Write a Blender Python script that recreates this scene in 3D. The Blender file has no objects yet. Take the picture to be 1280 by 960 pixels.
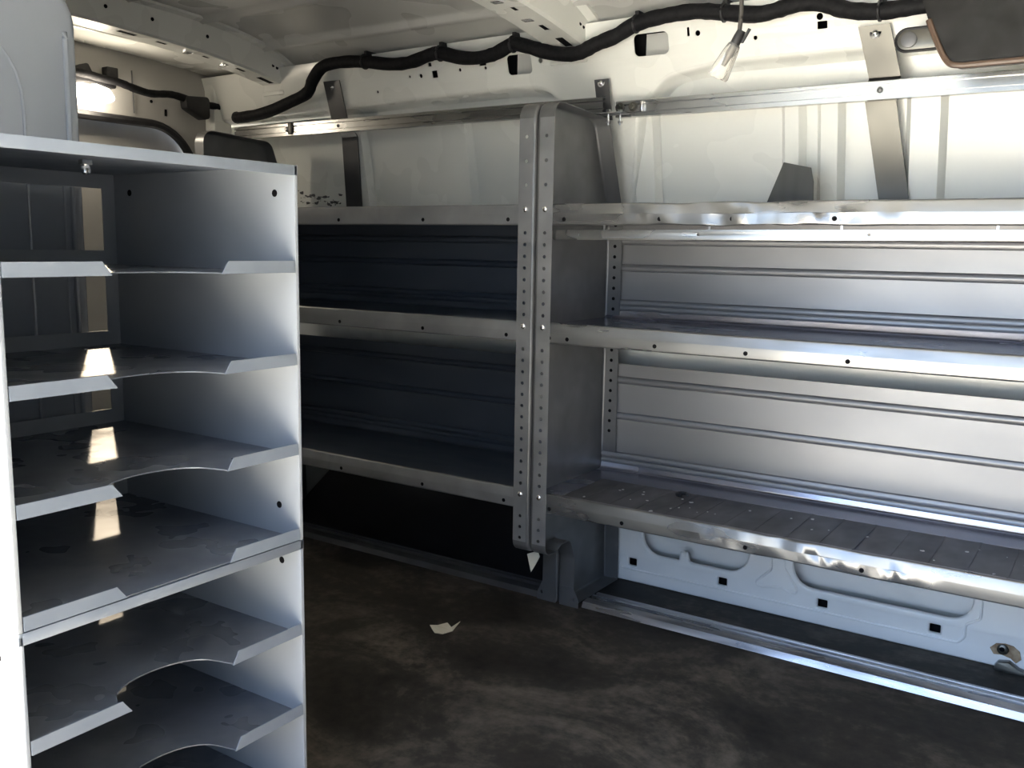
import bpy, bmesh, math, random
from mathutils import Vector, Matrix, noise
from mathutils.geometry import tessellate_polygon
random.seed(7)
S = bpy.context.scene
C = S.collection
PI = math.pi

# ------------------------------------------------------------------ materials
def new_mat(name):
    m = bpy.data.materials.new(name); m.use_nodes = True
    nt = m.node_tree; b = nt.nodes['Principled BSDF']
    return m, nt, b

def ramp(nt, src, stops):
    r = nt.nodes.new('ShaderNodeValToRGB')
    e = r.color_ramp.elements
    while len(e) < len(stops): e.new(0.5)
    for k, (p, c) in enumerate(stops):
        e[k].position = p; e[k].color = (*c, 1) if len(c) == 3 else c
    nt.links.new(src, r.inputs[0])
    return r.outputs[0]

def noise_tex(nt, scale, detail=6, rough=.6, stretch=None, dist=0.0):
    tc = nt.nodes.new('ShaderNodeTexCoord')
    mp = nt.nodes.new('ShaderNodeMapping')
    if stretch: mp.inputs['Scale'].default_value = stretch
    n = nt.nodes.new('ShaderNodeTexNoise')
    n.inputs['Scale'].default_value = scale; n.inputs['Detail'].default_value = detail
    n.inputs['Roughness'].default_value = rough; n.inputs['Distortion'].default_value = dist
    nt.links.new(tc.outputs['Object'], mp.inputs[0]); nt.links.new(mp.outputs[0], n.inputs['Vector'])
    return n.outputs['Fac']

def surf(name, c1, c2, scale=8, rough=(.3, .45), metal=0.0, stretch=None, bump=0.0, bscale=60, lo=.35, hi=.7, coat=0.0, spec=.5, detail=2.5):
    m, nt, b = new_mat(name)
    f = noise_tex(nt, scale, detail, .6, stretch, .3)
    nt.links.new(ramp(nt, f, [(lo, c1), (hi, c2)]), b.inputs['Base Color'])
    rr = ramp(nt, noise_tex(nt, scale * 1.7, 2, .6, stretch), [(.3, (rough[0],) * 3), (.75, (rough[1],) * 3)])
    nt.links.new(rr, b.inputs['Roughness'])
    b.inputs['Metallic'].default_value = metal
    b.inputs['Specular IOR Level'].default_value = spec
    if coat:
        b.inputs['Coat Weight'].default_value = coat; b.inputs['Coat Roughness'].default_value = .08
    if bump:
        bp = nt.nodes.new('ShaderNodeBump'); bp.inputs['Strength'].default_value = bump; bp.inputs['Distance'].default_value = .002
        nt.links.new(noise_tex(nt, bscale, 2), bp.inputs['Height']); nt.links.new(bp.outputs[0], b.inputs['Normal'])
    return m

def flat(name, c, rough=.5, metal=0.0, spec=.5):
    return surf(name, tuple(v * .92 for v in c), c, 20, (rough * .9, min(1, rough * 1.1)), metal, spec=spec)

M = {}
M['white'] = surf('white_van_paint', (.81, .815, .775), (.86, .865, .825), 3, (.22, .34), bump=.02, bscale=9, coat=.25)
M['white_low'] = surf('white_van_paint_lower', (.80, .80, .80), (.86, .86, .86), 6, (.28, .4), coat=.2)
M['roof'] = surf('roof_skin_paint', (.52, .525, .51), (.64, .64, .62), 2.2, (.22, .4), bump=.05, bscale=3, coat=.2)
M['door'] = surf('rear_door_paint', (.40, .39, .375), (.46, .45, .43), 4, (.35, .5))
M['steel'] = surf('grey_shelving_steel', (.22, .225, .245), (.29, .295, .32), 5, (.26, .40), .72, stretch=(.35, 1, 1), bump=.03, bscale=14)
M['steel_dark'] = surf('grey_upright_steel', (.15, .152, .156), (.20, .202, .206), 9, (.32, .46), .5)
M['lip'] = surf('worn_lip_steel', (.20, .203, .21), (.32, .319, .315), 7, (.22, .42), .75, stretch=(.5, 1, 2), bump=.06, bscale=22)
M['back'] = surf('back_sheet_steel', (.25, .25, .26), (.32, .32, .33), 4, (.36, .46), .7, stretch=(.3, 1, 1), bump=.05, bscale=7)
M['alu'] = surf('aluminium', (.42, .42, .41), (.50, .50, .49), 6, (.24, .32), .95, stretch=(.3, 1, 1))
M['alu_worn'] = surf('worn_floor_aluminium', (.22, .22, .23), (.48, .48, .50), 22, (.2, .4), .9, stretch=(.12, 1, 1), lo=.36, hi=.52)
M['zinc'] = surf('zinc_bolt', (.75, .75, .76), (.85, .85, .86), 40, (.15, .25), 1.0)
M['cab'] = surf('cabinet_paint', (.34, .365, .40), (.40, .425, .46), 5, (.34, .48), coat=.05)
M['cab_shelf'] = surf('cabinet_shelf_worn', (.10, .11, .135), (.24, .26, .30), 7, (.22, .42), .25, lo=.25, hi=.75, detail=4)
M['cab_lip'] = surf('cabinet_lip_paint', (.24, .272, .325), (.285, .318, .37), 14, (.3, .42), .1)
M['part'] = surf('partition_paint', (.33, .36, .41), (.37, .395, .44), 3, (.2, .28), coat=.3)
M['black'] = surf('black_plastic', (.010, .010, .012), (.018, .018, .02), 30, (.45, .6))
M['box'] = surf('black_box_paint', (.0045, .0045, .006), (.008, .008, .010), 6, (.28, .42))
M['tape'] = surf('black_harness_tape', (.004, .004, .0055), (.008, .008, .0095), 60, (.6, .85), bump=.5, bscale=90, spec=.25)
M['pad'] = surf('black_pad', (.006, .006, .006), (.011, .0105, .0105), 14, (.5, .7), spec=.3)
M['brown'] = flat('brown_trim', (.11, .07, .05), .35)
M['rubber'] = surf('shelf_rubber', (.055, .055, .062), (.10, .10, .11), 12, (.4, .6), stretch=(1, .5, 1))
M['hole'] = flat('dark_hole', (.006, .006, .007), .9, spec=.1)
M['cream'] = flat('cream_scrap', (.62, .58, .48), .7)
M['chip'] = flat('bare_chip', (.62, .62, .62), .5)
M['rust'] = surf('torn_tan_paper', (.22, .14, .08), (.42, .32, .21), 60, (.6, .8))
M['wire'] = flat('grey_wire', (.05, .045, .04), .5)
M['galv'] = surf('galvanised_strap', (.09, .087, .08), (.14, .135, .12), 5, (.28, .42), .85)
M['concrete'] = surf('pavement', (.42, .405, .365), (.52, .50, .45), 3, (.8, .95))
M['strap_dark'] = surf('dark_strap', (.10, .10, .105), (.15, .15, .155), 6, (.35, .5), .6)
M['dark_lining'] = surf('dark_wall_lining', (.03, .03, .032), (.05, .05, .052), 6, (.6, .8))
M['steel_shaded'] = surf('shaded_shelf_steel', (.07, .086, .118), (.105, .125, .165), 5, (.28, .42), .5, stretch=(.35, 1, 1), bump=.03, bscale=14)  # darker copy of the shelf steel; the left bay's shade put into colour
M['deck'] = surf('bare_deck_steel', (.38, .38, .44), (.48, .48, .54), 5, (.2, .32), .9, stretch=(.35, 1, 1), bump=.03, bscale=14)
M['flange_lit'] = surf('lit_flange_steel', (.25, .253, .26), (.34, .342, .35), 9, (.34, .46), .5)  # paler copy of the upright steel; light on front faces put into colour
M['grey_lining'] = surf('grey_wall_lining', (.24, .245, .25), (.30, .305, .31), 5, (.4, .6))
M['asphalt_added'] = surf('asphalt_added', (.035, .035, .037), (.06, .06, .06), 6, (.85, .95))
M['wedge'] = surf('bare_dark_steel', (.055, .055, .052), (.085, .085, .08), 5, (.5, .65), .3, stretch=(4, 1, .3))
# floor: smudged black rubber
m, nt, b = new_mat('floor_rubber')
f1 = noise_tex(nt, 3.2, 9, .68, (1, 1.4, 1), .6)
f2 = noise_tex(nt, 34, 6, .7)
mx = nt.nodes.new('ShaderNodeMath'); mx.operation = 'MULTIPLY_ADD'; mx.inputs[1].default_value = .35
nt.links.new(f2, mx.inputs[0]); nt.links.new(f1, mx.inputs[2])
nt.links.new(ramp(nt, mx.outputs[0], [(.50, (.013, .0115, .0105)), (.66, (.036, .032, .027)), (.86, (.125, .108, .088))]), b.inputs['Base Color'])
nt.links.new(ramp(nt, f1, [(.3, (.5,) * 3), (.7, (.72,) * 3)]), b.inputs['Roughness'])
b.inputs['Specular IOR Level'].default_value = .2
M['floor'] = m
# far wall skin: scuffed paint low in its rear corner (noise spots with their own shape)
m, nt, b = new_mat('lamp_lens'); b.inputs['Base Color'].default_value = (1, .95, .85, 1)
b.inputs['Emission Color'].default_value = (1, .88, .70, 1); b.inputs['Emission Strength'].default_value = 7.5
M['lamp'] = m
m, nt, b = new_mat('clear_plastic'); b.inputs['Base Color'].default_value = (.98, .95, .90, 1)
b.inputs['Transmission Weight'].default_value = .85; b.inputs['Roughness'].default_value = .18; b.inputs['IOR'].default_value = 1.3
M['clear'] = m

# ------------------------------------------------------------------ mesh helpers
class MB:
    def __init__(s): s.v = []; s.f = []
    def add(s, vs, fs):
        o = len(s.v); s.v += [tuple(p) for p in vs]; s.f += [tuple(i + o for i in f) for f in fs]; return s
    def box(s, a, b):
        x0, y0, z0 = a; x1, y1, z1 = b
        v = [(x0, y0, z0), (x1, y0, z0), (x1, y1, z0), (x0, y1, z0), (x0, y0, z1), (x1, y0, z1), (x1, y1, z1), (x0, y1, z1)]
        return s.add(v, [(0, 3, 2, 1), (4, 5, 6, 7), (0, 1, 5, 4), (1, 2, 6, 5), (2, 3, 7, 6), (3, 0, 4, 7)])
    def tube(s, path, r, n=10, jitter=0.0, flat_=1.0):
        P = [Vector(p) for p in path]; vs = []; up = Vector((0, 0, 1))
        for i, p in enumerate(P):
            d = (P[min(i + 1, len(P) - 1)] - P[max(i - 1, 0)]).normalized()
            a = d.cross(up)
            if a.length < .05: a = d.cross(Vector((0, 1, 0)))
            a.normalize(); c = a.cross(d)
            rr = (r[i] if isinstance(r, (list, tuple)) else r) * (1 + jitter * random.uniform(-1, 1))
            for k in range(n):
                t = 2 * PI * k / n; vs.append(p + a * math.cos(t) * rr * flat_ + c * math.sin(t) * rr)
        fs = []
        for i in range(len(P) - 1):
            for k in range(n):
                fs.append((i * n + k, i * n + (k + 1) % n, (i + 1) * n + (k + 1) % n, (i + 1) * n + k))
        fs.append(tuple(range(n))[::-1]); fs.append(tuple((len(P) - 1) * n + k for k in range(n)))
        return s.add(vs, fs)
    def cyl(s, p0, p1, r, n=14, r1=None):
        p0 = Vector(p0); p1 = Vector(p1); return s.tube([p0, p1], [r, r if r1 is None else r1], n)
    def lathe(s, o, axis, prof, n=18):
        # prof: (distance along axis, radius)
        o = Vector(o); ax = Vector(axis).normalized()
        return s.tube([o + ax * d for d, _ in prof], [max(rr, 1e-4) for _, rr in prof], n)
    def prism(s, poly, t, fn):
        # poly 2-D, extruded from w=0 to w=t, fn(u,v,w)->xyz
        n = len(poly); vs = [fn(u, v, 0) for u, v in poly] + [fn(u, v, t) for u, v in poly]
        tri = tessellate_polygon([[Vector((u, v, 0)) for u, v in poly]])
        fs = [tuple(q) for q in tri] + [tuple(i + n for i in q)[::-1] for q in tri]
        fs += [(i, (i + 1) % n, (i + 1) % n + n, i + n) for i in range(n)]
        return s.add(vs, fs)
    def sheet(s, prof, x0, x1, t=.0015, nx=1, off=None):
        # open profile (y,z) swept along x, thickness t to the left of travel
        n = len(prof); P = [Vector((p[0], p[1])) for p in prof]; N = []
        for i in range(n):
            d = (P[min(i + 1, n - 1)] - P[max(i - 1, 0)])
            d = d.normalized() if d.length else Vector((1, 0)); N.append(Vector((-d.y, d.x)))
        vs = []
        for k in range(nx + 1):
            x = x0 + (x1 - x0) * k / nx
            for side in (0, 1):
                for i in range(n):
                    q = P[i] + N[i] * t * side; p = Vector((x, q.x, q.y))
                    if off: p = p + off(x, i)
                    vs.append(p)
        m_ = 2 * n; fs = []
        for k in range(nx):
            a = k * m_; b_ = a + m_
            for i in range(n - 1):
                fs.append((a + i, a + i + 1, b_ + i + 1, b_ + i)); fs.append((a + n + i, b_ + n + i, b_ + n + i + 1, a + n + i + 1))
            for i in (0, n - 1): fs.append((a + i, b_ + i, b_ + n + i, a + n + i))
        for a in (0, nx * m_):
            for i in range(n - 1): fs.append((a + i, a + n + i, a + n + i + 1, a + i + 1))
        return s.add(vs, fs)
    def mesh(s, name, smooth=40, bevel=0, bseg=2, weld=False):
        me = bpy.data.meshes.new(name); me.from_pydata([tuple(p) for p in s.v], [], s.f)
        bm = bmesh.new(); bm.from_mesh(me)
        if weld: bmesh.ops.remove_doubles(bm, verts=bm.verts, dist=1e-5)
        bmesh.ops.recalc_face_normals(bm, faces=bm.faces)
        if bevel:
            es = [e for e in bm.edges if len(e.link_faces) == 2 and e.calc_face_angle(0) > .6]
            bmesh.ops.bevel(bm, geom=es, offset=bevel, segments=bseg, affect='EDGES', profile=.5, clamp_overlap=True)
        bm.to_mesh(me); bm.free()
        if smooth:
            me.polygons.foreach_set('use_smooth', [True] * len(me.polygons)); me.set_sharp_from_angle(angle=math.radians(smooth))
        return me
    def build(s, name, mat, parent=None, **k):
        return link(name, s.mesh(name, **k), mat, parent)

def link(name, me, mat, parent=None):
    o = bpy.data.objects.new(name, me); C.objects.link(o)
    me.materials.clear(); me.materials.append(M[mat] if isinstance(mat, str) else mat)
    if parent:
        o.parent = parent; o.matrix_parent_inverse = WM[parent.name].inverted()
    WM[o.name] = Matrix.Identity(4)
    return o
WM = {}
def thing(name, loc, label, cat, group=None):
    o = bpy.data.objects.new(name, None); C.objects.link(o); o.location = loc; o.empty_display_size = .05
    WM[o.name] = Matrix.Translation(Vector(loc)); return tag(o, label, cat, group)
def tag(o, label, cat, group=None):
    o['label'] = label; o['category'] = cat
    if group: o['group'] = group
    return o
def struct(o): o['kind'] = 'structure'; return o

def fillet(P, R, seg=6, closed=True):
    out = []; n = len(P)
    for i in range(n):
        r = R[i] if isinstance(R, (list, tuple)) else R
        if r <= 0 or (not closed and i in (0, n - 1)): out.append(tuple(P[i])); continue
        p = Vector(P[i]); a = (Vector(P[i - 1]) - p); b_ = (Vector(P[(i + 1) % n]) - p)
        ang = a.angle(b_); d = min(r / math.tan(ang / 2), a.length * .49, b_.length * .49); rr = d * math.tan(ang / 2)
        a.normalize(); b_.normalize(); c = p + (a + b_).normalized() * (rr / math.sin(ang / 2))
        s0 = p + a * d - c; s1 = p + b_ * d - c
        t0 = math.atan2(s0.y, s0.x); t1 = math.atan2(s1.y, s1.x); dt = (t1 - t0 + PI) % (2 * PI) - PI
        for k in range(seg + 1):
            t = t0 + dt * k / seg; out.append((c.x + rr * math.cos(t), c.y + rr * math.sin(t)))
    return out
def circ(u, v, r, n=10): return [(u + r * math.cos(2 * PI * k / n), v + r * math.sin(2 * PI * k / n)) for k in range(n)]
def rrect(u0, v0, u1, v1, r, seg=5): return fillet([(u0, v0), (u1, v0), (u1, v1), (u0, v1)], r, seg)

def plate(name, outline, holes, t, bevel, mat, mtx, parent=None, smooth=40, bres=3):
    """flat plate with real holes, local XY plane, thickness t (+bevel) then placed by mtx"""
    cu = bpy.data.curves.new(name, 'CURVE'); cu.dimensions = '2D'; cu.fill_mode = 'BOTH'
    cu.extrude = max(t / 2 - bevel, 1e-5); cu.bevel_depth = bevel; cu.bevel_resolution = bres; cu.offset = -bevel
    for loop in [outline] + holes:
        sp = cu.splines.new('POLY'); sp.points.add(len(loop) - 1); sp.use_cyclic_u = True
        for k, p in enumerate(loop): sp.points[k].co = (p[0], p[1], 0, 1)
    o = bpy.data.objects.new(name + '_c', cu); C.objects.link(o)
    dg = bpy.context.evaluated_depsgraph_get(); dg.update()
    me = bpy.data.meshes.new_from_object(o.evaluated_get(dg)); bpy.data.objects.remove(o); bpy.data.curves.remove(cu)
    me.name = name; me.transform(mtx)
    bm = bmesh.new(); bm.from_mesh(me); bmesh.ops.remove_doubles(bm, verts=bm.verts, dist=1e-6)
    bmesh.ops.recalc_face_normals(bm, faces=bm.faces); bm.to_mesh(me); bm.free()
    me.polygons.foreach_set('use_smooth', [True] * len(me.polygons)); me.set_sharp_from_angle(angle=math.radians(smooth))
    return link(name, me, mat, parent)

def frame_mtx(o, u, v):
    u = Vector(u).normalized(); v = Vector(v).normalized(); w = u.cross(v)
    m_ = Matrix.Identity(4)
    for i in range(3): m_[i][0] = u[i]; m_[i][1] = v[i]; m_[i][2] = w[i]; m_[i][3] = o[i]
    return m_
XZ = lambda y: frame_mtx((0, y, 0), (1, 0, 0), (0, 0, 1))       # local (x,z), facing -y/+y
YZ = lambda x: frame_mtx((x, 0, 0), (0, 1, 0), (0, 0, 1))
def smoothpath(P, n=6):
    P = [Vector(p) for p in P]; out = []
    for i in range(len(P) - 1):
        p0 = P[max(i - 1, 0)]; p1 = P[i]; p2 = P[i + 1]; p3 = P[min(i + 2, len(P) - 1)]
        for k in range(n):
            t = k / n
            out.append(.5 * ((2 * p1) + (p2 - p0) * t + (2 * p0 - 5 * p1 + 4 * p2 - p3) * t * t + (3 * p1 - p0 - 3 * p2 + p3) * t ** 3))
    out.append(P[-1]); return out
def bolt_mesh(p, axis, r=.005, h=.004, washer=None):
    b = MB()
    if washer: b.lathe(p, axis, [(0, washer), (.0012, washer)], 16)
    b.lathe(p, axis, [(0, r), (h * .5, r), (h * .85, r * .75), (h, r * .3)], 14)
    return b

# ------------------------------------------------------------------ the van shell
XR, XF = -2.5, 1.15            # rear end frame, cab end
YN, YW = .30, 2.095            # door side, far wall foot
struct(MB().box((XR - .05, YN, -.06), (XF, YW + .08, 0)).build('floor', 'floor', smooth=0))
# far wall
wall = bpy.data.objects.new('wall_far', None); C.objects.link(wall); wall.location = (-.6, 2.1, 0); WM[wall.name] = Matrix.Translation((-.6, 2.1, 0)); struct(wall)
skin = [(2.165, 0), (2.16, .3), (2.14, .6), (2.118, .95), (2.085, 1.13), (2.06, 1.22), (2.045, 1.30), (2.03, 1.40)]
def skin_y(z):
    for (y0, z0), (y1, z1) in zip(skin, skin[1:]):
        if z <= z1: return y0 + (y1 - y0) * (z - z0) / (z1 - z0)
    return skin[-1][0]
struct(MB().sheet(skin[::-1], XR, XF, .004, 8).build('outer_skin', 'white', wall))
# upright pressed ribs on the skin
for i, (xc, w) in enumerate([(-1.945, .075), (-1.575, .085), (-1.01, .05), (-.655, .03), (-.575, .035), (-.385, .055), (.05, .08), (.45, .08)]):
    b = MB(); rings = []
    for z in [.93, .95, 1.05, 1.13, 1.2]:
        y = skin_y(z) - .001; rings.append([(xc - w / 2 - .012, y, z), (xc - w / 2, y - .019, z), (xc + w / 2, y - .019, z), (xc + w / 2 + .012, y, z)])
    vs = [p for r in rings for p in r]; fs = []
    for k in range(len(rings) - 1):
        for q in range(3): fs.append((k * 4 + q, k * 4 + q + 1, k * 4 + q + 5, k * 4 + q + 4))
    b.add(vs, fs)
    b.add([(xc + w / 2 + .014, skin_y(z) - .0012, z) for z in (.93, 1.13, 1.2)] + [(xc + w / 2 + .018, skin_y(z) - .0012, z) for z in (.93, 1.13, 1.2)], [(0, 1, 4, 3), (1, 2, 5, 4)])
    struct(b.build('skin_rib', 'white', wall, smooth=30))
# roof rail (header): pressed plate with real openings, leaning inwards
def hx(x, z): return (x, z)
hd = frame_mtx((0, 2.035, 1.20), (1, 0, 0), (0, -.30, 1))
Hh = lambda z: (z - 1.20) / math.cos(math.atan(.30))
out = [(XR, Hh(1.235)), (-1.36, Hh(1.252)), (-1.25, Hh(1.245)), (-1.19, Hh(1.195)), (-1.165, Hh(.96)), (-1.05, Hh(.96)), (-1.01, Hh(1.18)), (-.93, Hh(1.248)), (-.80, Hh(1.264)), (XF, Hh(1.262)), (XF, Hh(1.385)), (XR, Hh(1.36))]
out = fillet(out, [0, .3, .08, .07, 0, 0, .08, .1, .2, 0, 0, 0], 6)
hh = [rrect(-1.353, Hh(1.277), -1.282, Hh(1.322), .010), rrect(-1.003, Hh(1.288), -.918, Hh(1.334), .012),
      rrect(-1.592, Hh(1.290), -1.574, Hh(1.307), .001, 1), rrect(-1.437, Hh(1.306), -1.416, Hh(1.325), .001, 1), rrect(-.590, Hh(1.303), -.570, Hh(1.317), .001, 1),
      rrect(-1.60, Hh(1.318), -1.589, Hh(1.327), .001, 1),
      rrect(-.873, Hh(1.318), -.867, Hh(1.336), .002, 2)]
hh += [circ(x, Hh(z), r, 10) for x, z, r in [(-1.668, 1.299, .0035), (-1.63, 1.298, .0055), (-1.50, 1.302, .0045), (-1.385, 1.321, .005), (-1.42, 1.300, .004), (-1.255, 1.303, .006), (-1.09, 1.330, .005), (-.848, 1.322, .006), (-.72, 1.300, .0045), (-.585, 1.326, .007), (-1.79, 1.27, .004)]]
struct(plate('roof_rail', out, hh, .004, .0008, 'white', hd @ Matrix.Translation((0, 0, .012)), wall))
P = [Vector(p) for p in out]; n = len(P); Nn = []
for i in range(n):
    t = (P[(i + 1) % n] - P[i - 1]).normalized(); Nn.append(Vector((t.y, -t.x)))
vs = []; prof_ = [(0, .0135), (.004, .0125), (.008, .009), (.012, .002), (.018, -.012), (.024, -.022), (.032, -.028)]
for d_, w_ in prof_:
    for i in range(n): q = P[i] + Nn[i] * d_; vs.append(hd @ Vector((q.x, q.y, w_)))
keep = [i for i in range(n) if P[i].y < Hh(1.34) and P[(i + 1) % n].y < Hh(1.34)]
struct(MB().add(vs, [(k * n + i, k * n + (i + 1) % n, (k + 1) * n + (i + 1) % n, (k + 1) * n + i) for k in range(len(prof_) - 1) for i in keep]).build('rail_fold', 'white', wall, smooth=60))
struct(MB().box((XR, 2.034, 1.265), (XF, 2.038, 1.345)).build('rail_shade_sheet', 'hole', wall, smooth=0))  # black sheet put behind the rail openings to paint their shade
for x in (-1.345, -.99):   # light inner sheets behind the two large openings
    struct(MB().box((x + .0, 2.026, 1.272), (x + .085, 2.030, 1.338)).build('inner_sheet', 'roof', wall, smooth=0))
# panel joints on the header
struct(MB().tube([(-1.05, 1.986, 1.33), (-1.045, 2.0, 1.287), (-1.10, 2.028, 1.22)], .0016, 6).build('seam', 'strap_dark', wall))
# lower inner panel with slots and square holes
outl = [(XR, .0), (XF, .0), (XF, .42), (XR, .42)]
slot1 = fillet([(-.985, .19), (-.985, .083), (-.885, .083), (-.882, .108), (-.862, .108), (-.858, .083), (-.715, .083), (-.700, .19)], [.05, .06, .004, .004, .004, .01, .05, .05], 6)
slot2 = rrect(-.600, .083, -.222, .19, .045, 7)
slot3 = rrect(-.10, .083, .22, .19, .045, 7)
sq = [rrect(x - .011, .043, x + .011, .062, .002, 2) for x in (-1.012, -.770, -.530, -.291, -.05)]
struct(plate('inner_panel', outl, [slot1, slot2, slot3] + sq, .014, .006, 'white_low', XZ(2.103), wall))
struct(MB().box((-1.06, 2.122, .03), (-.02, 2.126, .075)).build('hole_shade_sheet', 'hole', wall, smooth=0))  # black backing stands in for the shade inside the square holes
struct(MB().box((-1.06, 2.146, .078), (.3, 2.150, .30)).build('slot_lining', 'white_low', wall, smooth=0))
bead = [(-1.04, .034), (-.275, .034), (-.245, .034), (-.232, .05), (-.232, .078), (-.205, .095), (-.205, .16)]
struct(MB().tube([(x, 2.0955, z) for x, z in fillet(bead, .012, 5, False)], .003, 8).build('pressed_bead', 'white_low', wall))
loop = fillet([(-.655, .160), (-.65, .11), (-.69, .070), (-.675, .062), (-.625, .072), (-.60, .060), (-.585, .068), (-.62, .12), (-.62, .160)], .012, 5, False)
struct(MB().tube([(x, 2.0955, z) for x, z in loop], .0028, 8).build('pressed_bead', 'white_low', wall))
# roof
def roof_z(y):
    t = abs(y - 1.1) / .93
    return 1.455 - .02 * t ** 2 - .075 * t ** 7
RY = [.2, .25, .35, .5, .7, .9, 1.1, 1.3, 1.5, 1.6, 1.7, 1.8, 1.88, 1.94, 1.98, 2.01, 2.035]
roof = bpy.data.objects.new('ceiling', None); C.objects.link(roof); roof.location = (-.6, 1.1, 1.45); WM[roof.name] = Matrix.Translation((-.6, 1.1, 1.45)); struct(roof)
prof = []
for y in [.2 + 1.83 * k / 240 for k in range(241)]:
    z = roof_z(y)
    for yb in (.5, .72, 1.48, 1.70, 1.915):       # lengthwise pressed beads
        d = abs(y - yb)
        if d < .02: z -= .015 * (.5 + .5 * math.cos(PI * d / .02))
    prof.append((y, z))
prof.append((2.045, 1.34))
struct(MB().sheet(prof[::-1], XR - .1, XF, .003, 1).build('roof_skin', 'roof', roof, smooth=60))
def bow(xa, xb, drop):
    b = MB(); rings = []
    for k in range(41):
        y = .26 + (2.015 - .26) * k / 40; t = abs(y - 1.1) / .91
        zt = roof_z(y) - .004; zb = 1.385 - .035 * t ** 2 - .032 * t ** 4 - drop; zb = min(zb, zt - .004)
        rings.append([(xa - .02, y, zt), (xa - .018, y, zt - .006), (xa + .004, y, zt - .010), (xa + .012, y, zb + .006), (xa + .018, y, zb), (xb - .018, y, zb), (xb - .012, y, zb + .006), (xb - .004, y, zt - .010), (xb + .018, y, zt - .006), (xb + .02, y, zt)])
    n = 10; vs = [p for r in rings for p in r]; fs = []
    for k in range(40):
        for q in range(n - 1): fs.append((k * n + q, k * n + q + 1, (k + 1) * n + q + 1, (k + 1) * n + q))
    fs.append(tuple(range(n))); fs.append(tuple(40 * n + q for q in range(n)))
    b.add(vs, fs); o = struct(b.build('roof_bow', 'white', roof, smooth=35))
    # openings on the underside and side of the bow
    hb = MB()
    def zb_(y): t = abs(y - 1.1) / .91; return 1.385 - .035 * t ** 2 - .032 * t ** 4 - drop
    xm = (xa + xb) / 2
    for y, w, l in [(1.50, .018, .05), (1.60, .012, .03), (1.74, .010, .02), (1.86, .012, .03), (1.95, .02, .05)]:
        z = zb_(y); z2 = zb_(y + l * .5); z1 = zb_(y - l * .5)
        hb.add([(xm + .012 + u * w / 2, y + s_ * l / 2, (z2 if s_ > 0 else z1) - .0006) for u, s_ in ((-1, -1), (1, -1), (1, 1), (-1, 1))], [(0, 1, 2, 3)])
    for y in (1.42, 1.55, 1.72, 1.95, 1.965):
        z = (zb_(y) + roof_z(y)) / 2; hb.lathe((xb - .0075, y, z), (1, 0, 0), [(0, .005), (.0006, .005)], 10)
    struct(hb.build('bow_openings', 'hole', o, smooth=0))
    st = MB()
    for y in (1.68, 1.80):
        st.box((xm - .01, y, zb_(y) - .004), (xm + .014, y + .018, zb_(y)))
    struct(st.build('bow_stud', 'zinc', o, bevel=.001))
    st = MB().box((xa + .01, 1.99, 1.285), (xb - .01, 2.02, 1.30)); struct(st.build('bow_foot', 'white', o, bevel=.004))
bow(-1.24, -1.115, .004); bow(-2.25, -2.14, .008); bow(-.10, .01, .0); bow(.8, .9, 0)
# rear end: frame with a rounded door opening, door behind it
wr = bpy.data.objects.new('wall_rear', None); C.objects.link(wr); wr.location = (XR, 1.2, 0); WM[wr.name] = Matrix.Translation((XR, 1.2, 0)); struct(wr)
opening = fillet([(.42, .02), (1.945, .02), (1.945, 1.205), (.42, 1.205)], [.02, .02, .16, .16], 10)
struct(plate('rear_frame', [(.2, 0), (2.14, 0), (2.10, 1.0), (2.03, 1.40), (.2, 1.46)], [opening], .03, .008, 'door', YZ(XR - .016), wr))
hdr = MB().sheet([(.25, 1.30), (2.02, 1.30)], XR + .0, XR + .001, .001)
hdr = MB(); hdr.sheet([(y, 1.395 - .03 * (abs(y - 1.1) / .9) ** 3) for y in [.26 + k * 1.75 / 20 for k in range(21)]], XR, XR + .16, .05); struct(hdr.build('rear_header', 'white', wr, bevel=.006))
struct(MB().box((XR, 1.98, 1.19), (XR + .05, 2.05, 1.36)).build('corner_post', 'white', wr, bevel=.01))
struct(MB().tube([(XR + .004, 1.725, 1.34), (XR + .004, 1.728, 1.22)], .002, 6).build('seam', 'strap_dark', wr))
hb = MB()
for y, z in [(1.66, 1.318), (1.79, 1.262), (1.945, 1.262)]: hb.lathe((XR, y, z), (1, 0, 0), [(0, .005), (.001, .005)], 10)
hb.box((XR, 1.835, 1.225), (XR + .001, 1.843, 1.245)); struct(hb.build('frame_openings', 'hole', wr, smooth=0))
dr = bpy.data.objects.new('door_1', None); C.objects.link(dr); dr.location = (XR - .05, 1.2, 0); WM[dr.name] = Matrix.Translation((XR - .05, 1.2, 0)); struct(dr)
struct(plate('door_skin', fillet([(.40, .0), (1.965, .0), (1.965, 1.225), (.40, 1.225)], [.02, .02, .17, .17], 10), [], .02, .006, 'door', YZ(XR - .055), dr))
struct(plate('door_pressing', fillet([(1.25, .2), (1.86, .2), (1.86, 1.10), (1.25, 1.12)], .08, 8), [], .012, .005, 'door', YZ(XR - .044), dr))
sl = fillet([(.43, .03), (1.937, .03), (1.937, 1.197), (.43, 1.197)], [.02, .02, .155, .155], 12)
struct(MB().tube([(XR + .002, y, z) for y, z in sl + sl[:1]], .013, 8).build('door_seal', 'black', wr))
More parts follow.
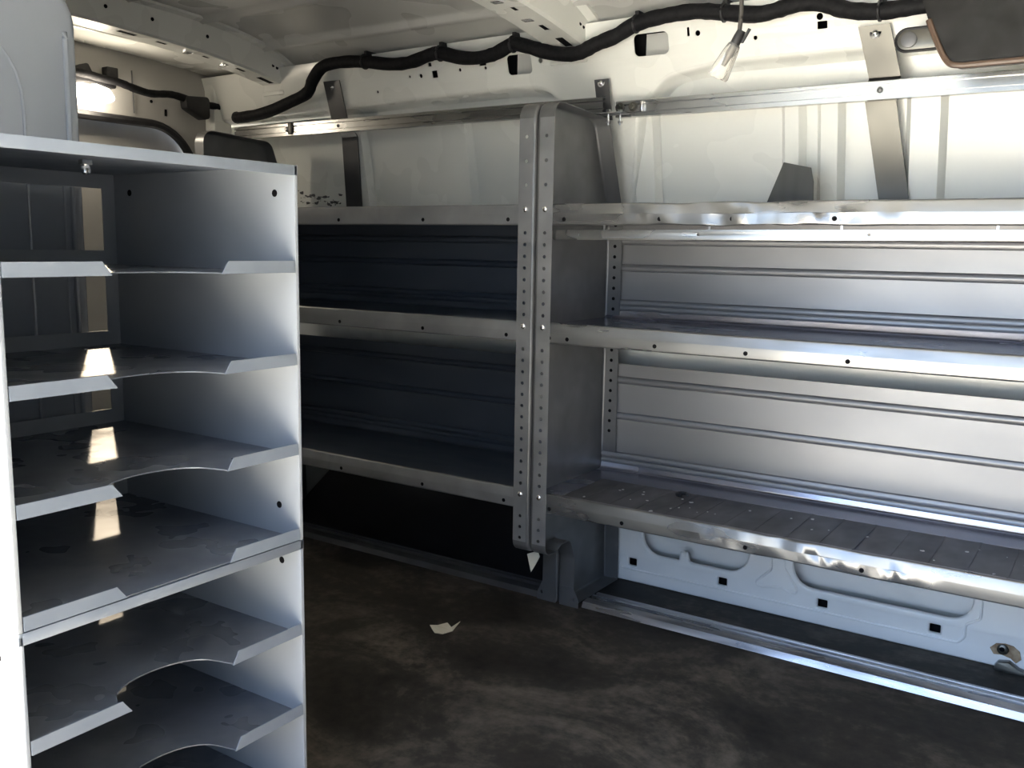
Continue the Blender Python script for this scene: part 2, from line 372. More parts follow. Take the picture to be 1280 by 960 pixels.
# unseen door-side wall behind the open sliding door, opening sized to shape the daylight
struct(MB().box((XR, YN - .03, 0), (-1.22, YN, 1.44)).build('wall_near', 'grey_lining', smooth=0))
struct(MB().box((-1.22, YN - .03, 1.335), (XF, YN, 1.44)).build('trim_1', 'white', bevel=.008))
struct(MB().box((.24, YN - .03, 0), (XF, YN, 1.335)).build('trim_2', 'white', bevel=.008))
struct(MB().box((-1.22, YN - .03, -.03), (.24, YN, .003)).build('trim_3', 'alu_worn', bevel=.004))
struct(MB().box((XF, YN - .03, 0), (XF + .03, YW + .05, 1.44)).build('wall_front_added', 'dark_lining', smooth=0))  # unseen dark cab-end wall, added to keep light out from that side
struct(MB().box((-14, -16, -.62), (.9, 14, -.60)).build('ground', 'concrete', smooth=0))  # unseen ground, added to bounce warm sunlight in through the door
struct(MB().box((.9, -16, -.62), (16, 14, -.601)).build('ground_asphalt_added', 'asphalt_added', smooth=0))  # unseen dark strip, invented to cut bounced light on cab-facing surfaces

# ------------------------------------------------------------------ wall shelving units
ZA, ZB, ZC = .9316, .6776, .2966
YF = 1.7214
PANEL = [(1.857, .0015), (1.857, .125), (1.835, .172), (1.795, .172), (1.775, .160), (YF, .160), (YF, 1.158), (1.965, 1.146), (2.05, .93), (2.05, .36), (2.082, .20), (2.088, .0015)]
PRAD = [0, .035, .02, .02, .01, .030, .034, .035, .05, .1, .1, 0]
def dots(name, pts, axis, r, h, mat, parent):
    for p in pts: MB().lathe(p, axis, [(0, r), (h, r)], 10).build(name, mat, parent, smooth=0)
def end_panel(x, d, parent):
    """web at x, flanges pointing to d"""
    outl = fillet(PANEL, PRAD, 7); n = len(outl); r = .007; w = .042
    P = [Vector(p) for p in outl]; N = []
    for i in range(n):
        t = (P[(i + 1) % n] - P[i - 1]).normalized(); N.append(Vector((-t.y, t.x)))
    cen = Vector((1.9, .6))
    area = sum(P[i].x * P[(i + 1) % n].y - P[(i + 1) % n].x * P[i].y for i in range(n))
    if area < 0: N = [-q for q in N]       # inward
    def ring(inset, xo): return [(x + d * xo, (P[i] + N[i] * inset).x, (P[i] + N[i] * inset).y) for i in range(n)]
    rings = [ring(r, 0)]
    for k in range(1, 5):
        a = k / 4 * PI / 2; rings.append(ring(r * (1 - math.sin(a)), r * (1 - math.cos(a))))
    b = MB(); vs = [p for q in rings for p in q]; fs = []
    for k in range(len(rings) - 1):
        for i in range(n): fs.append((k * n + i, k * n + (i + 1) % n, (k + 1) * n + (i + 1) % n, (k + 1) * n + i))
    base = (len(rings) - 1) * n; o = len(vs); vs += ring(0, w); skip = 0
    def straight(i):
        a, c = P[i], P[(i + 1) % n]
        return (abs(a.x - YF) < 1e-4 and abs(c.x - YF) < 1e-4) or (abs(a.x - 2.05) < 1e-4 and abs(c.x - 2.05) < 1e-4 and abs(a.y - c.y) > .3)
    for i in range(n):
        if straight(i): continue
        j = (i + 1) % n; fs.append((base + i, base + j, o + j, o + i))
    tri = tessellate_polygon([[Vector((p[1], p[2], 0)) for p in rings[0]]]); fs += [tuple(q) for q in tri]
    b.add(vs, fs)
    me = b.mesh('end_panel', 45); bm = bmesh.new(); bm.from_mesh(me)
    bmesh.ops.solidify(bm, geom=bm.faces[:], thickness=.0013); bmesh.ops.recalc_face_normals(bm, faces=bm.faces); bm.to_mesh(me); bm.free()
    me.polygons.foreach_set('use_smooth', [True] * len(me.polygons)); me.set_sharp_from_angle(angle=math.radians(40))
    pan = link('end_panel', me, 'steel_dark', parent)
    lo, hi = min(x + d * r, x + d * w), max(x + d * r, x + d * w); xm = x + d * .0235
    z0, z1 = min(p.y for p in P if abs(p.x - YF) < 1e-4), max(p.y for p in P if abs(p.x - YF) < 1e-4)
    hs = []
    for k in range(-6, 30):
        if k in (-5, -3, -1, 0, 1, 10, 11, 25, 26): continue
        hs.append(circ(xm, ZA - .0254 * k, .0041, 10))
    plate('front_flange', [(lo, z0), (hi, z0), (hi, z1), (lo, z1)], hs, .0014, 0, 'flange_lit', XZ(YF + .0007), pan)
    z0, z1 = min(p.y for p in P if abs(p.x - 2.05) < 1e-4), max(p.y for p in P if abs(p.x - 2.05) < 1e-4)
    hs = [circ(xm, ZA - .0254 * k, .0042, 8) for k in range(1, 24) if z0 + .01 < ZA - .0254 * k < z1 - .01]
    hz = [ZA - .0254 * k for k in range(1, 24) if z0 + .01 < ZA - .0254 * k < z1 - .01]
    plate('rear_flange', [(lo, z0), (hi, z0), (hi, z1), (lo, z1)], [], .0014, 0, 'steel_dark', XZ(2.0493), pan)
    if d > 0: dots('rear_hole', [(xm, 2.0486, z) for z in hz], (0, -1, 0), .0042, .0006, 'hole', pan)
    # foot tab with its screw hole
    tab = [(x + d * .004, 0), (x + d * .056, 0), (x + d * .056, .018), (x + d * .042, .048), (x + d * .004, .048)]
    plate('foot_tab', tab, [circ(x + d * .042, .020, .0045, 10)], .0014, 0, 'steel_dark', XZ(1.8565), pan)
    return pan
def groove_prof(z0, z1, y, grooves):
    p = [(y, z0)]
    for g in sorted(grooves):
        for dz, dy in ((-.009, 0), (-.006, -.005), (-.002, -.007), (.002, -.007), (.006, -.005), (.009, 0)): p.append((y + dy, g + dz))
    p.append((y, z1)); return p
def shelf_profile(z):
    f = [(1.738, z - .034), (1.7228, z - .034), (1.7228, z - .011), (1.7262, z + .0106), (1.737, z + .0106), (1.742, z + .004)]
    f = fillet(f, [0, .004, .004, .005, .004, 0], 4, False)
    rear = fillet([(1.742, z + .004), (2.047, z + .004), (2.052, z + .022)], [0, .010, 0], 6, False)
    return f, rear
def dents(x0, x1, amp, seed):
    def off(x, i):
        t = (x - x0) / (x1 - x0)
        if t < 0 or t > 1: return Vector((0, 0, 0))
        e = math.sin(PI * t) ** 1.5
        q = noise.noise(Vector((x * 26, seed + i * .25, 0))); q2 = noise.noise(Vector((x * 11, seed + 9, i * .1)))
        return Vector((0, q * amp * e, q2 * amp * .9 * e))
    return off
def shelf(z, x0, x1, parent, dent=None, holes=()):
    f, rear = shelf_profile(z)
    s = MB().sheet(rear[::-1], x0, x1, .0015, 1).build('shelf', 'deck' if x1 > -1 else 'steel_shaded', parent)  # paler steel in the daylight unit, shade coloured into the other
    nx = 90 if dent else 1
    MB().sheet(f[::-1], x0 + .036, x1 - .036, .0015, nx, dent).build('front_lip', 'lip' if x1 > -1 else 'flange_lit', s, smooth=50)
    dots('lip_hole', [(h, 1.7230, z - .022) for h in holes], (0, -1, 0), .0045, .0008, 'hole', s)
    return s
def unit(x0, x1, label, right):
    u = thing('shelving_unit', ((x0 + x1) / 2, 1.9, 0), label, 'shelving', 'wall shelving units')
    end_panel(x0, 1, u)
    end_panel(x1, -1, u)
    a, b_ = x0 + .003, x1 - .003
    L = x1 - x0
    for z, hs, dn in ((ZA, (.07, .29, .44, .63), dents(-.98, -.30, .0040, 3.1) if right else None),
                      (ZB, (.04, .085, .29, .48, .67), None),
                      (ZC, (.05, .23, .50, .72), dents(-.75, -.22, .0028, 7.7) if right else None)):
        if not right: hs = (.18, .55, .82, 1.06)
        shelf(z, a, b_, u, dn, [x0 + h for h in hs])
    for (z0, z1, gs) in ((ZB + .018, ZA + .01, (.706, .7185, .804, .868)), (ZC + .018, .568, (.3225, .3365, .438, .528))):
        MB().sheet(groove_prof(z0, z1, 2.058, gs), a, b_, .0015).build('back_sheet', 'back' if right else 'steel_shaded', u, smooth=35)
    for xx, d in ((x0, 1), (x1, -1)):
        for z in (ZA - .0005, ZB, ZC):
            bolt_mesh((xx + d * .0235, YF, z), (0, -1, 0), .0062, .005).build('bolt', 'zinc', u)
    return u
UL = unit(-2.222, -1.0925, 'shaded grey steel wall shelving unit between the lit lamp end and the double post', False)
UR = unit(-1.0895, .060, 'grey steel wall shelving unit in daylight, dented top lip and bright back sheets', True)
# divider bar hanging under the top shelf of the daylight unit
bar = fillet([(-1.048, .8665), (.02, .8745), (.02, .892), (-1.062, .8875), (-1.062, .878)], 0, 1)
br = plate('divider_bar', bar, [circ(-.985, .8775, .003, 8), circ(-.72, .880, .003, 8), circ(-.40, .8815, .003, 8)], .002, .0004, 'alu', XZ(1.7315), UR)
br['label'] = 'bare metal divider bar'
for x in (-.93, -.70, -.45, -.2): MB().box((x, 1.7322, .884), (x + .004, 1.7352, .900)).build('bar_hook', 'alu', br)
# rubber mat on the lowest shelf
mt = thing('rubber_mat', (-.5, 1.84, ZC + .005), 'dark ribbed rubber mat with pale chips on the lowest shelf', 'mat')
mb = MB(); mb.box((-1.02, 1.7425, ZC + .0046), (.0, 1.937, ZC + .0072)); mb.build('mat_sheet', 'rubber', mt, smooth=0)
for k in range(15): x = -.97 + k * .064; MB().box((x, 1.744, ZC + .0068), (x + .0035, 1.936, ZC + .0084)).build('mat_rib', 'rubber', mt, smooth=0)
for k in range(34):
    x = random.uniform(-.98, -.05); y = random.choice((random.uniform(1.80, 1.90), random.uniform(1.75, 1.93))); r = random.uniform(.0018, .0048)
    poly = [(x + r * random.uniform(.4, 1.3) * math.cos(t), y + r * random.uniform(.4, 1.5) * math.sin(t)) for t in [q * PI / 3 for q in range(6)]]
    MB().prism(poly, .0012, lambda u, v, w: (u, v, ZC + .0070 + w)).build('worn_chip', 'chip', mt, smooth=0)
# loose ring-shaped rubber bit on the mat
tag(MB().tube([(-.80 + .012 * math.cos(t), 1.90 + .012 * math.sin(t), ZC + .0125) for t in [q * PI / 7 for q in range(12)]], .004, 8).build('rubber_ring', 'black'), 'small black open rubber ring lying on the ribbed shelf mat', 'ring')

# wedge plate on the top shelf
w = [(-.684, .9375), (-.646, 1.037), (-.588, 1.024), (-.581, .995), (-.578, .9375)]
tag(plate('wedge_plate', w, [], .004, .0008, 'wedge', XZ(2.0)), 'dark grey wedge-shaped steel plate standing on the top shelf', 'plate')

# ------------------------------------------------------------------ rails, straps, tracks
def rail(x0, x1, z0, z1, label, rear_x=None):
    r = thing('mounting_rail', ((x0 + x1) / 2, 1.99, z0), label, 'rail', 'rails along the far wall')
    h = z1 - z0
    p = [(1.998, z0), (1.980, z0), (1.980, z0 + h * .20), (1.986, z0 + h * .21), (1.986, z0 + h * .27), (1.9815, z0 + h * .28), (1.9815, z0 + h * .66), (1.987, z0 + h * .67), (1.987, z0 + h * .75), (1.980, z0 + h * .76), (1.980, z0 + h * .95), (1.983, z1), (1.998, z1)]
    MB().sheet(p[::-1], x0, x1, .0018).build('rail_channel', 'alu', r, smooth=25)
    return r
RL = rail(-2.36, -1.075, 1.164, 1.200, 'shiny aluminium rail from the lamp end to the double post')
RR = rail(-1.04, .55, 1.150, 1.187, 'bright aluminium rail over the daylight shelving, running past the black pad')
sp = MB().box((-2.118, 1.974, 1.166), (-2.104, 1.980, 1.200)); sp.build('splice_clamp', 'galv', RL, bevel=.001)
bolt_mesh((-2.128, 1.9835, 1.182), (0, -1, 0), .008, .008, .011).build('bolt', 'zinc', RL)
bolt_mesh((-1.921, 1.9835, 1.181), (0, -1, 0), .005, .005, .007).build('bolt', 'steel_dark', RL)
bolt_mesh((-.457, 1.9835, 1.168), (0, -1, 0), .006, .005, .008).build('bolt', 'steel_dark', RR)
for x in (-1.030, -.996):
    b = MB(); b.lathe((x, 1.9835, 1.172), (0, -1, 0), [(0, .011), (.004, .011), (.006, .009)], 18); b.lathe((x, 1.977, 1.172), (0, -1, 0), [(0, .006), (.008, .006)], 6); b.build('nut', 'galv', RR)
MB().box((-.976, 1.972, 1.160), (-.968, 1.985, 1.182)).build('end_clip', 'zinc', RR, bevel=.002)
# angle bracket joining post tops to the rail
ab = thing('angle_bracket', (-1.035, 1.95, 1.1535), 'small steel angle with two bright bolts at the double post top', 'bracket')
ang = MB(); ang.box((-1.085, 1.930, 1.1535), (-1.0, 1.972, 1.1565));  ang.build('angle', 'steel_dark', ab, bevel=.0008)
for x, y in ((-1.036, 1.938), (-1.012, 1.950)):
    b = MB(); b.lathe((x, y, 1.128), (0, 0, 1), [(0, .0025), (.032, .0025)], 10); b.lathe((x, y, 1.1565), (0, 0, 1), [(0, .0065), (.006, .0065)], 6); b.lathe((x, y, 1.128), (0, 0, 1), [(.004, .006), (.009, .006)], 6); b.build('bolt', 'zinc', ab)
def strap(path, wid, mat, label, washer, nobottom=False):
    P = [Vector(p) for p in path]
    s = thing('strap', P[-1], label, 'strap', 'steel straps on the far wall')
    b = MB(); vs = []
    for p in P: vs += [p + Vector((-wid / 2, 0, 0)), p + Vector((wid / 2, 0, 0)), p + Vector((wid / 2, .004, 0)), p + Vector((-wid / 2, .004, 0))]
    fs = [(0, 1, 2, 3), tuple(4 * (len(P) - 1) + k for k in (3, 2, 1, 0))]
    for i in range(len(P) - 1):
        for k in range(4): fs.append((i * 4 + k, i * 4 + (k + 1) % 4, i * 4 + 4 + (k + 1) % 4, i * 4 + 4 + k))
    b.add(vs, fs); b.build('strap_plate', mat, s, smooth=15)
    p = P[0] + (P[1] - P[0]) * .16
    bolt_mesh(p, (0, -1, .2), .006, .006, washer).build('bolt', 'zinc', s)
    return s
strap([(-1.944, 1.978, 1.305), (-1.94, 2.006, 1.20), (-1.945, 2.052, 1.158), (-1.96, 2.085, .955)], .061, 'strap_dark', 'dark steel strap behind the shiny rail, nearest the lamp end', .008)
strap([(-1.083, 1.984, 1.240), (-1.083, 2.000, 1.185), (-1.083, 2.01, 1.150)], .036, 'strap_dark', 'short grey steel strap just above the double post', .0095)
strap([(-.477, 1.980, 1.293), (-.455, 2.004, 1.196), (-.470, 2.045, 1.160), (-.437, 2.085, .955)], .060, 'galv', 'wide bright galvanised strap behind the rail beside the black pad', .011)
def track(x0, x1, y0, label, mat):
    t = thing('floor_track', ((x0 + x1) / 2, y0 + .035, 0), label, 'track', 'floor tracks')
    p = [(y0 - .006, .0), (y0, .012), (y0 + .024, .014), (y0 + .026, .006), (y0 + .044, .006), (y0 + .046, .013), (y0 + .053, .013), (y0 + .055, .006), (y0 + .066, .006), (y0 + .068, .012), (y0 + .074, .012), (y0 + .078, 0)]
    MB().sheet(p, x0, x1, .002).build('track_profile', mat, t, smooth=20)
    for x in (x0 + .05, (x0 + x1) / 2, x1 - .1):
        bolt_mesh((x, y0 + .035, .006), (0, 0, 1), .005, .003).build('screw', 'zinc', t)
    return t
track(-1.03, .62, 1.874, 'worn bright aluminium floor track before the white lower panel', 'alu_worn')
track(-2.40, -1.145, 1.868, 'dull shaded aluminium floor track in front of the black box', 'strap_dark')  # dark steel colour stands in for the shade on this aluminium
# black box under the dark unit
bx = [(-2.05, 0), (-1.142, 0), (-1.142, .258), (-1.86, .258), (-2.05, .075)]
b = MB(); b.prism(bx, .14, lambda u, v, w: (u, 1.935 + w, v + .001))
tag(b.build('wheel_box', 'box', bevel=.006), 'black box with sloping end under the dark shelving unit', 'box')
# ------------------------------------------------------------------ wiring
H = [(-2.296, 1.222), (-2.187, 1.229), (-2.082, 1.252), (-2.01, 1.273), (-1.987, 1.306), (-1.949, 1.338), (-1.882, 1.345), (-1.79, 1.338), (-1.702, 1.324), (-1.633, 1.322), (-1.574, 1.333), (-1.533, 1.336), (-1.469, 1.319), (-1.414, 1.313), (-1.361, 1.318), (-1.309, 1.335), (-1.268, 1.326), (-1.198, 1.304), (-1.132, 1.296), (-1.08, 1.312), (-1.029, 1.325), (-.98, 1.345), (-.913, 1.354), (-.839, 1.355), (-.776, 1.345), (-.706, 1.333), (-.664, 1.336), (-.616, 1.344), (-.568, 1.337), (-.52, 1.319), (-.46, 1.31), (-.402, 1.312), (-.345, 1.316)]
hn = thing('wiring_harness', (-1.2, 1.95, 1.31), 'thick black taped wiring harness snaking along the roof edge', 'wiring')
path = smoothpath([(-2.44, 2.06, 1.255), (-2.38, 2.01, 1.236)] + [(x, 1.95, z) for x, z in H], 5)
MB().tube(path, .0168, 12, .05).build('taped_loom', 'tape', hn)
HR = [(1.50, 1.303), (1.553, 1.301), (1.605, 1.296), (1.655, 1.293), (1.705, 1.283), (1.758, 1.277), (1.827, 1.284), (1.883, 1.278), (1.942, 1.271), (2.018, 1.269), (2.06, 1.255)]
MB().tube(smoothpath([(-2.455, y, z) for y, z in HR], 5), .011, 10, .06).build('branch_loom', 'tape', hn)
MB().prism(fillet([(1.868, 1.285), (1.955, 1.292), (1.955, 1.228), (1.935, 1.222), (1.872, 1.25)], .012, 4), .03, lambda u, v, w: (-2.47 + w, u, v)).build('connector_box', 'black', hn, bevel=.003)
MB().box((-2.465, 2.035, 1.225), (-2.425, 2.09, 1.285)).build('connector_box', 'black', hn, bevel=.004)
for (x, z) in ((-1.533, 1.338), (-1.309, 1.338), (-.98, 1.348), (-.776, 1.348), (-1.79, 1.341), (-.46, 1.314)):
    b = MB(); b.tube([(x + .004 * math.cos(t) * 0, 1.95 + .0175 * math.cos(t), z - .003 + .0175 * math.sin(t)) for t in [q * PI / 8 for q in range(17)]], .0035, 6)
    b.box((x - .005, 1.952, z + .012), (x + .005, 1.992, z + .026)); b.build('clip', 'black', hn, bevel=.001)
# lit dome lamp
lp = thing('dome_lamp', (-2.455, 1.58, 1.21), 'glowing warm white lamp on the rear end wall above the cabinet', 'lamp')
lens = fillet([(1.530, 1.265), (1.524, 1.245), (1.540, 1.226), (1.606, 1.229), (1.622, 1.240), (1.602, 1.265), (1.562, 1.273)], .012, 5)
MB().prism(lens, .045, lambda u, v, w: (-2.468 + w, u, v)).build('lamp_lens', 'lamp', lp, bevel=.008, bseg=3)
MB().prism(fillet([(1.53, 1.278), (1.535, 1.32), (1.57, 1.335), (1.59, 1.30), (1.655, 1.29), (1.655, 1.275), (1.57, 1.285)], .008, 4), .03, lambda u, v, w: (-2.498 + w, u, v)).build('lamp_base', 'black', lp, bevel=.003)
MB().box((-2.498, 1.63, 1.30), (-2.47, 1.665, 1.335)).build('lamp_clip', 'black', lp, bevel=.003)
sp = bpy.data.lights.new('lamp_beam', 'SPOT'); sp.energy = 6.5; sp.color = (1, .80, .56); sp.shadow_soft_size = .012; sp.spot_size = .62; sp.spot_blend = .7
spo = bpy.data.objects.new('lamp_beam', sp); C.objects.link(spo); spo.location = (-2.405, 1.530, 1.248)
spo.rotation_euler = Vector((1.06, -.72, -.52)).to_track_quat('-Z', 'Y').to_euler(); spo.parent = lp; spo.matrix_parent_inverse = WM[lp.name].inverted()
# clear bulb hanging on a wire
bl = thing('hanging_bulb', (-.575, 1.5, 1.10), 'clear plastic bulb hanging on a dark wire before the far wall', 'bulb')
MB().tube(smoothpath([(-.572, 1.5, 1.445), (-.570, 1.5, 1.33), (-.568, 1.5, 1.25), (-.568, 1.5, 1.215), (-.571, 1.5, 1.186), (-.574, 1.5, 1.176)], 5), .0036, 10).build('wire', 'wire', bl)
cp = MB(); ax = Vector((-.48, 0, -.88)).normalized(); o = Vector((-.566, 1.5, 1.198))
cp.lathe(o - ax * .002, ax, [(0, .007), (.012, .008), (.026, .008)], 12)
cp.prism([(0, 0), (.004, 0), (.016, .02), (.012, .022)], .004, lambda u, v, w: (-.566 + u, 1.498 + w, 1.180 + v)); cp.build('clip', 'black', bl, bevel=.0006)
o2 = o + ax * .018
MB().lathe(o2, ax, [(0, .0055), (.004, .010), (.016, .0125), (.040, .0155), (.056, .0175), (.060, .0160), (.061, .001)], 20).build('lens', 'clear', bl)
MB().lathe(o2 + ax * .004, ax, [(0, .004), (.016, .006), (.022, .004), (.036, .003)], 12).build('socket', 'galv', bl)
# black pad, upper right
pd = thing('black_pad', (-.15, 1.90, 1.18), 'black padded cover with brown lower edge above the bright rail', 'cover')
pp = fillet([(-.312, 1.184), (.06, 1.186), (.10, 1.40), (-.40, 1.40), (-.352, 1.26)], [.022, .03, .04, .04, .05], 6)
b = MB(); b.prism(pp, .075, lambda u, v, w: (u, 1.850 + w, v)); b.build('pad', 'pad', pd, bevel=.012, bseg=3)
tr = smoothpath([(-.352, 1.851, 1.262), (-.333, 1.849, 1.218), (-.316, 1.848, 1.188), (-.298, 1.847, 1.179), (-.25, 1.847, 1.1785), (-.1, 1.847, 1.180), (.05, 1.847, 1.182)], 5)
MB().tube(tr, .0055, 8).build('edge_trim', 'brown', pd)
lo_ = MB(); st = rrect(-.417, 1.222, -.33, 1.262, .0199, 7); lo_.prism(st, .012, lambda u, v, w: (u, 1.905 + w, v)); lo_.build('bracket_arm', 'galv', pd, bevel=.003)
MB().lathe((-.394, 1.905, 1.242), (0, -1, 0), [(0, .014), (.004, .014), (.005, .011)], 20).build('disc', 'strap_dark', pd)
lt = MB().tube([(u, 1.906, v) for u, v in st + st[:1]], .003, 6); lt.build('arm_rim', 'black', pd)
# ------------------------------------------------------------------ cabinet: two stacked pigeonhole shelves and the panel behind
XC, XB, YL, YRT = -.944, -1.345, .495, .889
def cab_shelf(z, parent, cut=True, t=.0016):
    if cut:
        arc = [(XC, .613)] + [(XC + .004 - .073 * math.sin(PI * k / 14) ** .62, .690 - .074 * math.cos(PI * k / 14)) for k in range(1, 14)] + [(XC, .768)]
        pl = [(XB, YL), (XC, YL)] + arc + [(XC, YRT), (XB, YRT)]
    else: pl = [(XB, YL), (XC, YL), (XC, YRT), (XB, YRT)]
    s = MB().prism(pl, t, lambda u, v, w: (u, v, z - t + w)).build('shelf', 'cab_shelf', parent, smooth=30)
    for pts in ([(YL + .001, 0), (.617, 0), (.606, .0155), (YL + .001, .0155)], [(.766, 0), (YRT - .001, 0), (YRT - .001, .0155), (.778, .0155)]):
        l = MB(); l.prism(pts, .0018, lambda u, v, w: (XC + .0005 - v * .12 + w, u, z - .0012 + v)); l.build('front_lip', 'cab_lip', s, smooth=0)
    return s
def cab_unit(z0, z1, levels, label, top):
    c = thing('pigeonhole_shelf', ((XC + XB) / 2, .692, z0), label, 'shelf', 'stacked pigeonhole shelves')
    for y0, y1 in ((YL - .006, YL), (YRT, YRT + .006)):
        b = MB().box((XB - .002, y0, z0), (XC + .001, y1, z1)); sp_ = b.build('side_panel', 'cab', c, bevel=.0012)
        yy, dd = (YL, 1) if y1 == YL else (YRT, -1)
        dots('screw_hole', [(x, yy, z) for x, z in ((-.981, z1 - .036), (-1.304, z1 - .03), (-.984, z0 + .045))], (0, dd, 0), .005, .0006, 'hole', sp_)
        if dd == 1: dots('screw_hole', [(-.985, YL - .006, z1 - .035)], (0, -1, 0), .005, .0006, 'hole', sp_)
    tp = MB().box((XB - .002, YL - .006, z1 - .002), (XC, YRT + .006, z1)); tp.box((XC - .0015, YL - .006, z1 - .0135), (XC + .001, YRT + .006, z1)); tp.build('top_panel', 'cab_lip', c, bevel=.0006)
    fr = MB()
    for y0, y1 in ((YL, YL + .022), (YRT - .021, YRT)): fr.box((XB, y0, z0), (XB + .0015, y1, z1 - .002))
    edges = [z1 - .002] + levels + [z0 + .002]
    for z in [z1 - .024] + [l for l in levels]: fr.box((XB, YL + .022, z), (XB + .0015, YRT - .021, z + .022))
    fr.build('back_frame', 'cab', c, smooth=0)
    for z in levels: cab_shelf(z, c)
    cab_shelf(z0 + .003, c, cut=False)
    return c
cab_unit(.4372, .9525, [.8124, .6868, .5617], 'upper grey pigeonhole shelf, lowest board without a cut-out, in the foreground', True)
cab_unit(.0, .4370, [.2997, .1783, .055], 'lower grey pigeonhole shelf standing on the floor under another like it', False)
hk = MB(); hk.box((-1.005, .622, .934), (-.997, .634, .9395)); hk.lathe((-1.001, .628, .934), (0, 0, -1), [(0, .0035), (.004, .0055), (.009, .005), (.011, .002)], 12)
tag(hk.build('hook_screw', 'zinc'), 'small bright screw hanging under the top of the upper pigeonhole shelf', 'screw')
# tall white panel behind the cabinet
pn = thing('partition_panel', (-1.378, .6, 0), 'tall pale painted panel with rounded top corner standing behind the pigeonhole shelves', 'panel')
po = fillet([(.335, 0), (.853, 0), (.853, 1.229), (.335, 1.28)], [.01, .01, .072, .06], 10)
plate('panel_sheet', po, [], .03, .014, 'part', YZ(-1.378), pn, bres=5)
rb = MB()
for y, zt in ((.864, 1.155), (.851, 1.13)) if False else ((.8315, 1.155),): rb.tube([(-1.362, y, 0.0), (-1.362, y, zt - .01), (-1.364, y, zt)], .0045, 8)
rb.tube([(-1.363, .763, 0), (-1.363, .763, 1.033), (-1.363, .761, 1.062), (-1.363, .755, 1.086), (-1.364, .745, 1.105), (-1.366, .731, 1.125)], .0028, 8)
rb.tube([(-1.363, .818, 0), (-1.363, .818, .937)], .002, 8)
rb.build('pressed_rib', 'part', pn)
# ------------------------------------------------------------------ scraps
pc = [(-.030, .000), (-.012, .004), (.000, .016), (.020, .010), (.030, .022), (.034, .002), (.022, -.010), (.004, -.014), (-.012, -.008)]
b = MB(); n = len(pc); vs = [(-1.218 + u * .95, 1.56 + v * 1.7, .004 + .010 * max(0, v / .022) + .004 * abs(math.sin(u * 160))) for u, v in pc]
vs += [(p[0], p[1], p[2] - .0012) for p in vs]; tri = tessellate_polygon([[Vector((u, v, 0)) for u, v in pc]])
b.add(vs, [tuple(q) for q in tri] + [tuple(i + n for i in q)[::-1] for q in tri] + [(i, (i + 1) % n, (i + 1) % n + n, i + n) for i in range(n)])
tag(b.build('paper_scrap', 'cream', smooth=0), 'crumpled cream paper scrap lying alone on the dark floor', 'paper')
tg = [(-1.110, .150), (-1.083, .162), (-1.076, .150), (-1.084, .132), (-1.094, .112)]
b = MB(); b.prism(tg, .0015, lambda u, v, w: (u, 1.742 + w + (v - .13) * .2, v))
tag(b.build('torn_tag', 'cream', smooth=0), 'torn cream paper tag hanging at the bottom of the double post', 'tag')
# rusty plug and torn paper on the lower wall
pg = thing('rusty_plug', (-.157, 2.094, .04), 'rusty round plug in torn tan paper on the white lower panel', 'plug')
pc = [(-.183, .040), (-.172, .052), (-.155, .055), (-.140, .053), (-.128, .044), (-.124, .028), (-.133, .018), (-.143, .026), (-.160, .030), (-.175, .028)]
b = MB(); b.prism(pc, .002, lambda u, v, w: (u, 2.0955 - w, v)); b.build('torn_paper', 'rust', pg, smooth=0)
b = MB(); b.lathe((-.159, 2.0935, .0425), (0, -1, 0), [(0, .011), (.003, .011), (.005, .008), (.005, .006)], 18); b.build('plug_ring', 'galv', pg)
b = MB(); b.lathe((-.160, 2.0885, .0435), (0, -1, 0), [(0, .005), (.0008, .005)], 12); b.build('plug_centre', 'hole', pg, smooth=0)
b = MB(); b.prism(fillet([(-.175, 0), (-.165, .018), (-.145, .022), (-.125, .01), (-.10, .006), (-.095, 0)], .005, 3), .02, lambda u, v, w: (u, 2.0955 - w, v))
tag(b.build('sealant_lump', 'galv', bevel=.004), 'grey sealant lump on the floor edge below the rusty plug', 'sealant')
# paint scuffs on the far wall's rear bay
sc = MB()
for k in range(46):
    t = random.random(); x = -2.27 + .23 * t; z = .965 + abs(random.gauss(0, .018)) + .035 * (1 - t) * random.random(); r = random.choice((.0015, .002, .003, .004, .007))
    poly = [(x + r * random.uniform(.6, 2.2) * math.cos(q), z + r * random.uniform(.3, .9) * math.sin(q)) for q in [j * PI / 3 for j in range(6)]]
    sc.prism(poly, .0008, lambda u, v, w: (u, skin_y(v) - .0002 - w, v))
struct(sc.build('chipped_paint', 'strap_dark', wall, smooth=0))

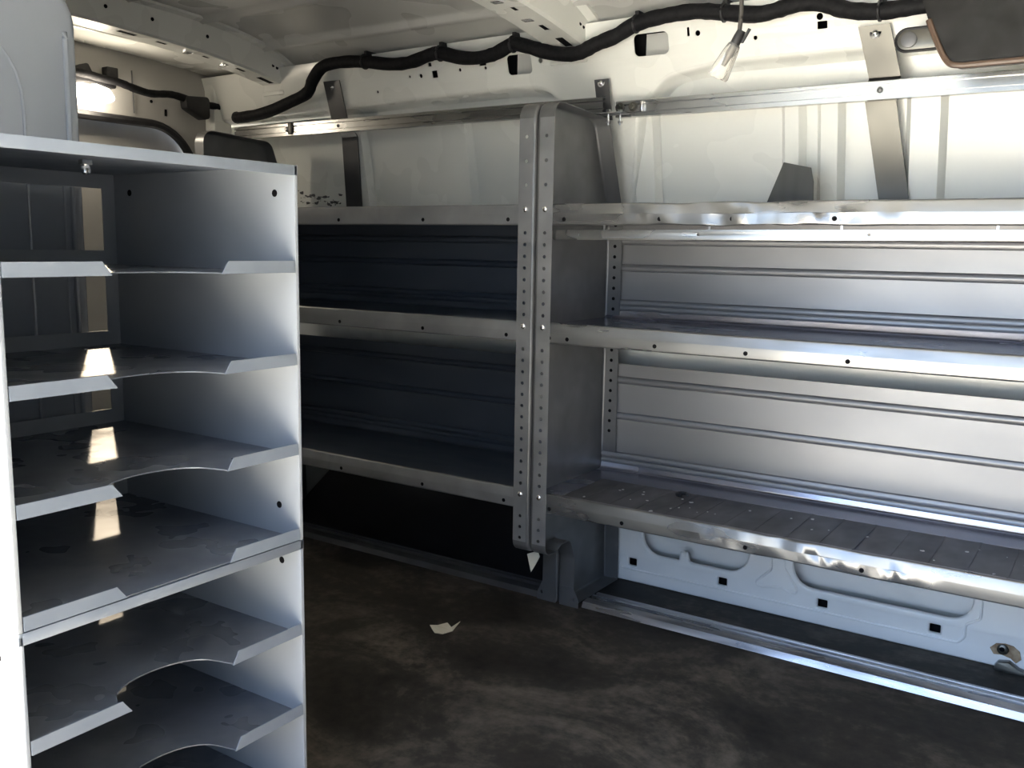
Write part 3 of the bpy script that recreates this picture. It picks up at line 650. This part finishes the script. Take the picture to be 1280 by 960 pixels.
# ------------------------------------------------------------------ light
wd = bpy.data.worlds.new('World'); S.world = wd; wd.use_nodes = True; nt = wd.node_tree
bg = nt.nodes['Background']; tc = nt.nodes.new('ShaderNodeTexCoord'); sx = nt.nodes.new('ShaderNodeSeparateXYZ')
nt.links.new(tc.outputs['Generated'], sx.inputs[0])
r = nt.nodes.new('ShaderNodeValToRGB'); e = r.color_ramp.elements
e[0].position = 0.0; e[0].color = (.66, .83, 1.0, 1); e[1].position = .5; e[1].color = (.40, .60, 1.0, 1)
nt.links.new(sx.outputs['Z'], r.inputs[0]); nt.links.new(r.outputs[0], bg.inputs['Color']); 
dp = nt.nodes.new('ShaderNodeVectorMath'); dp.operation = 'DOT_PRODUCT'; dp.inputs[1].default_value = (-.80, -.48, .36)   # brighter sky round the sun's side
nt.links.new(tc.outputs['Generated'], dp.inputs[0])
mr = nt.nodes.new('ShaderNodeMapRange'); mr.inputs['From Min'].default_value = -.5; mr.inputs['From Max'].default_value = 1.0
mr.inputs['To Min'].default_value = .2; mr.inputs['To Max'].default_value = 1.3
pw = nt.nodes.new('ShaderNodeMath'); pw.operation = 'POWER'; pw.inputs[1].default_value = 2.0
nt.links.new(dp.outputs['Value'], mr.inputs[0]); nt.links.new(mr.outputs[0], pw.inputs[0]); nt.links.new(pw.outputs[0], bg.inputs['Strength'])
sun = bpy.data.lights.new('sun', 'SUN'); sun.energy = 18.0; sun.angle = .009; sun.color = (1, .93, .80)
so = bpy.data.objects.new('sun', sun); C.objects.link(so)
sd = Vector((.12, .42, -.90)); so.rotation_euler = sd.to_track_quat('-Z', 'Y').to_euler()

# ------------------------------------------------------------------ camera
cam = bpy.data.cameras.new('camera'); co = bpy.data.objects.new('camera', cam); C.objects.link(co); S.camera = co
cam.sensor_width = 36; cam.lens = 1164.4556 / 1280 * 36; cam.clip_start = .02; cam.clip_end = 100
yaw, pit, rol = .5863, .1461, .0168
fw = Vector((-math.sin(yaw) * math.cos(pit), math.cos(yaw) * math.cos(pit), -math.sin(pit))); rt = Vector((math.cos(yaw), math.sin(yaw), 0)); up = rt.cross(fw)
r2 = math.cos(rol) * rt + math.sin(rol) * up; u2 = -math.sin(rol) * rt + math.cos(rol) * up
mm = Matrix.Identity(4)
for i in range(3): mm[i][0] = r2[i]; mm[i][1] = u2[i]; mm[i][2] = -fw[i]
mm[2][3] = .85; co.matrix_world = mm
vs = S.view_settings; S.display_settings.display_device = 'sRGB'
vs.view_transform = 'Standard'; vs.look = 'None'; vs.gamma = 1; vs.use_curve_mapping = False; vs.exposure = 2.32
S.cycles.max_bounces = 10; S.cycles.diffuse_bounces = 6; S.cycles.glossy_bounces = 6; S.cycles.caustics_reflective = True
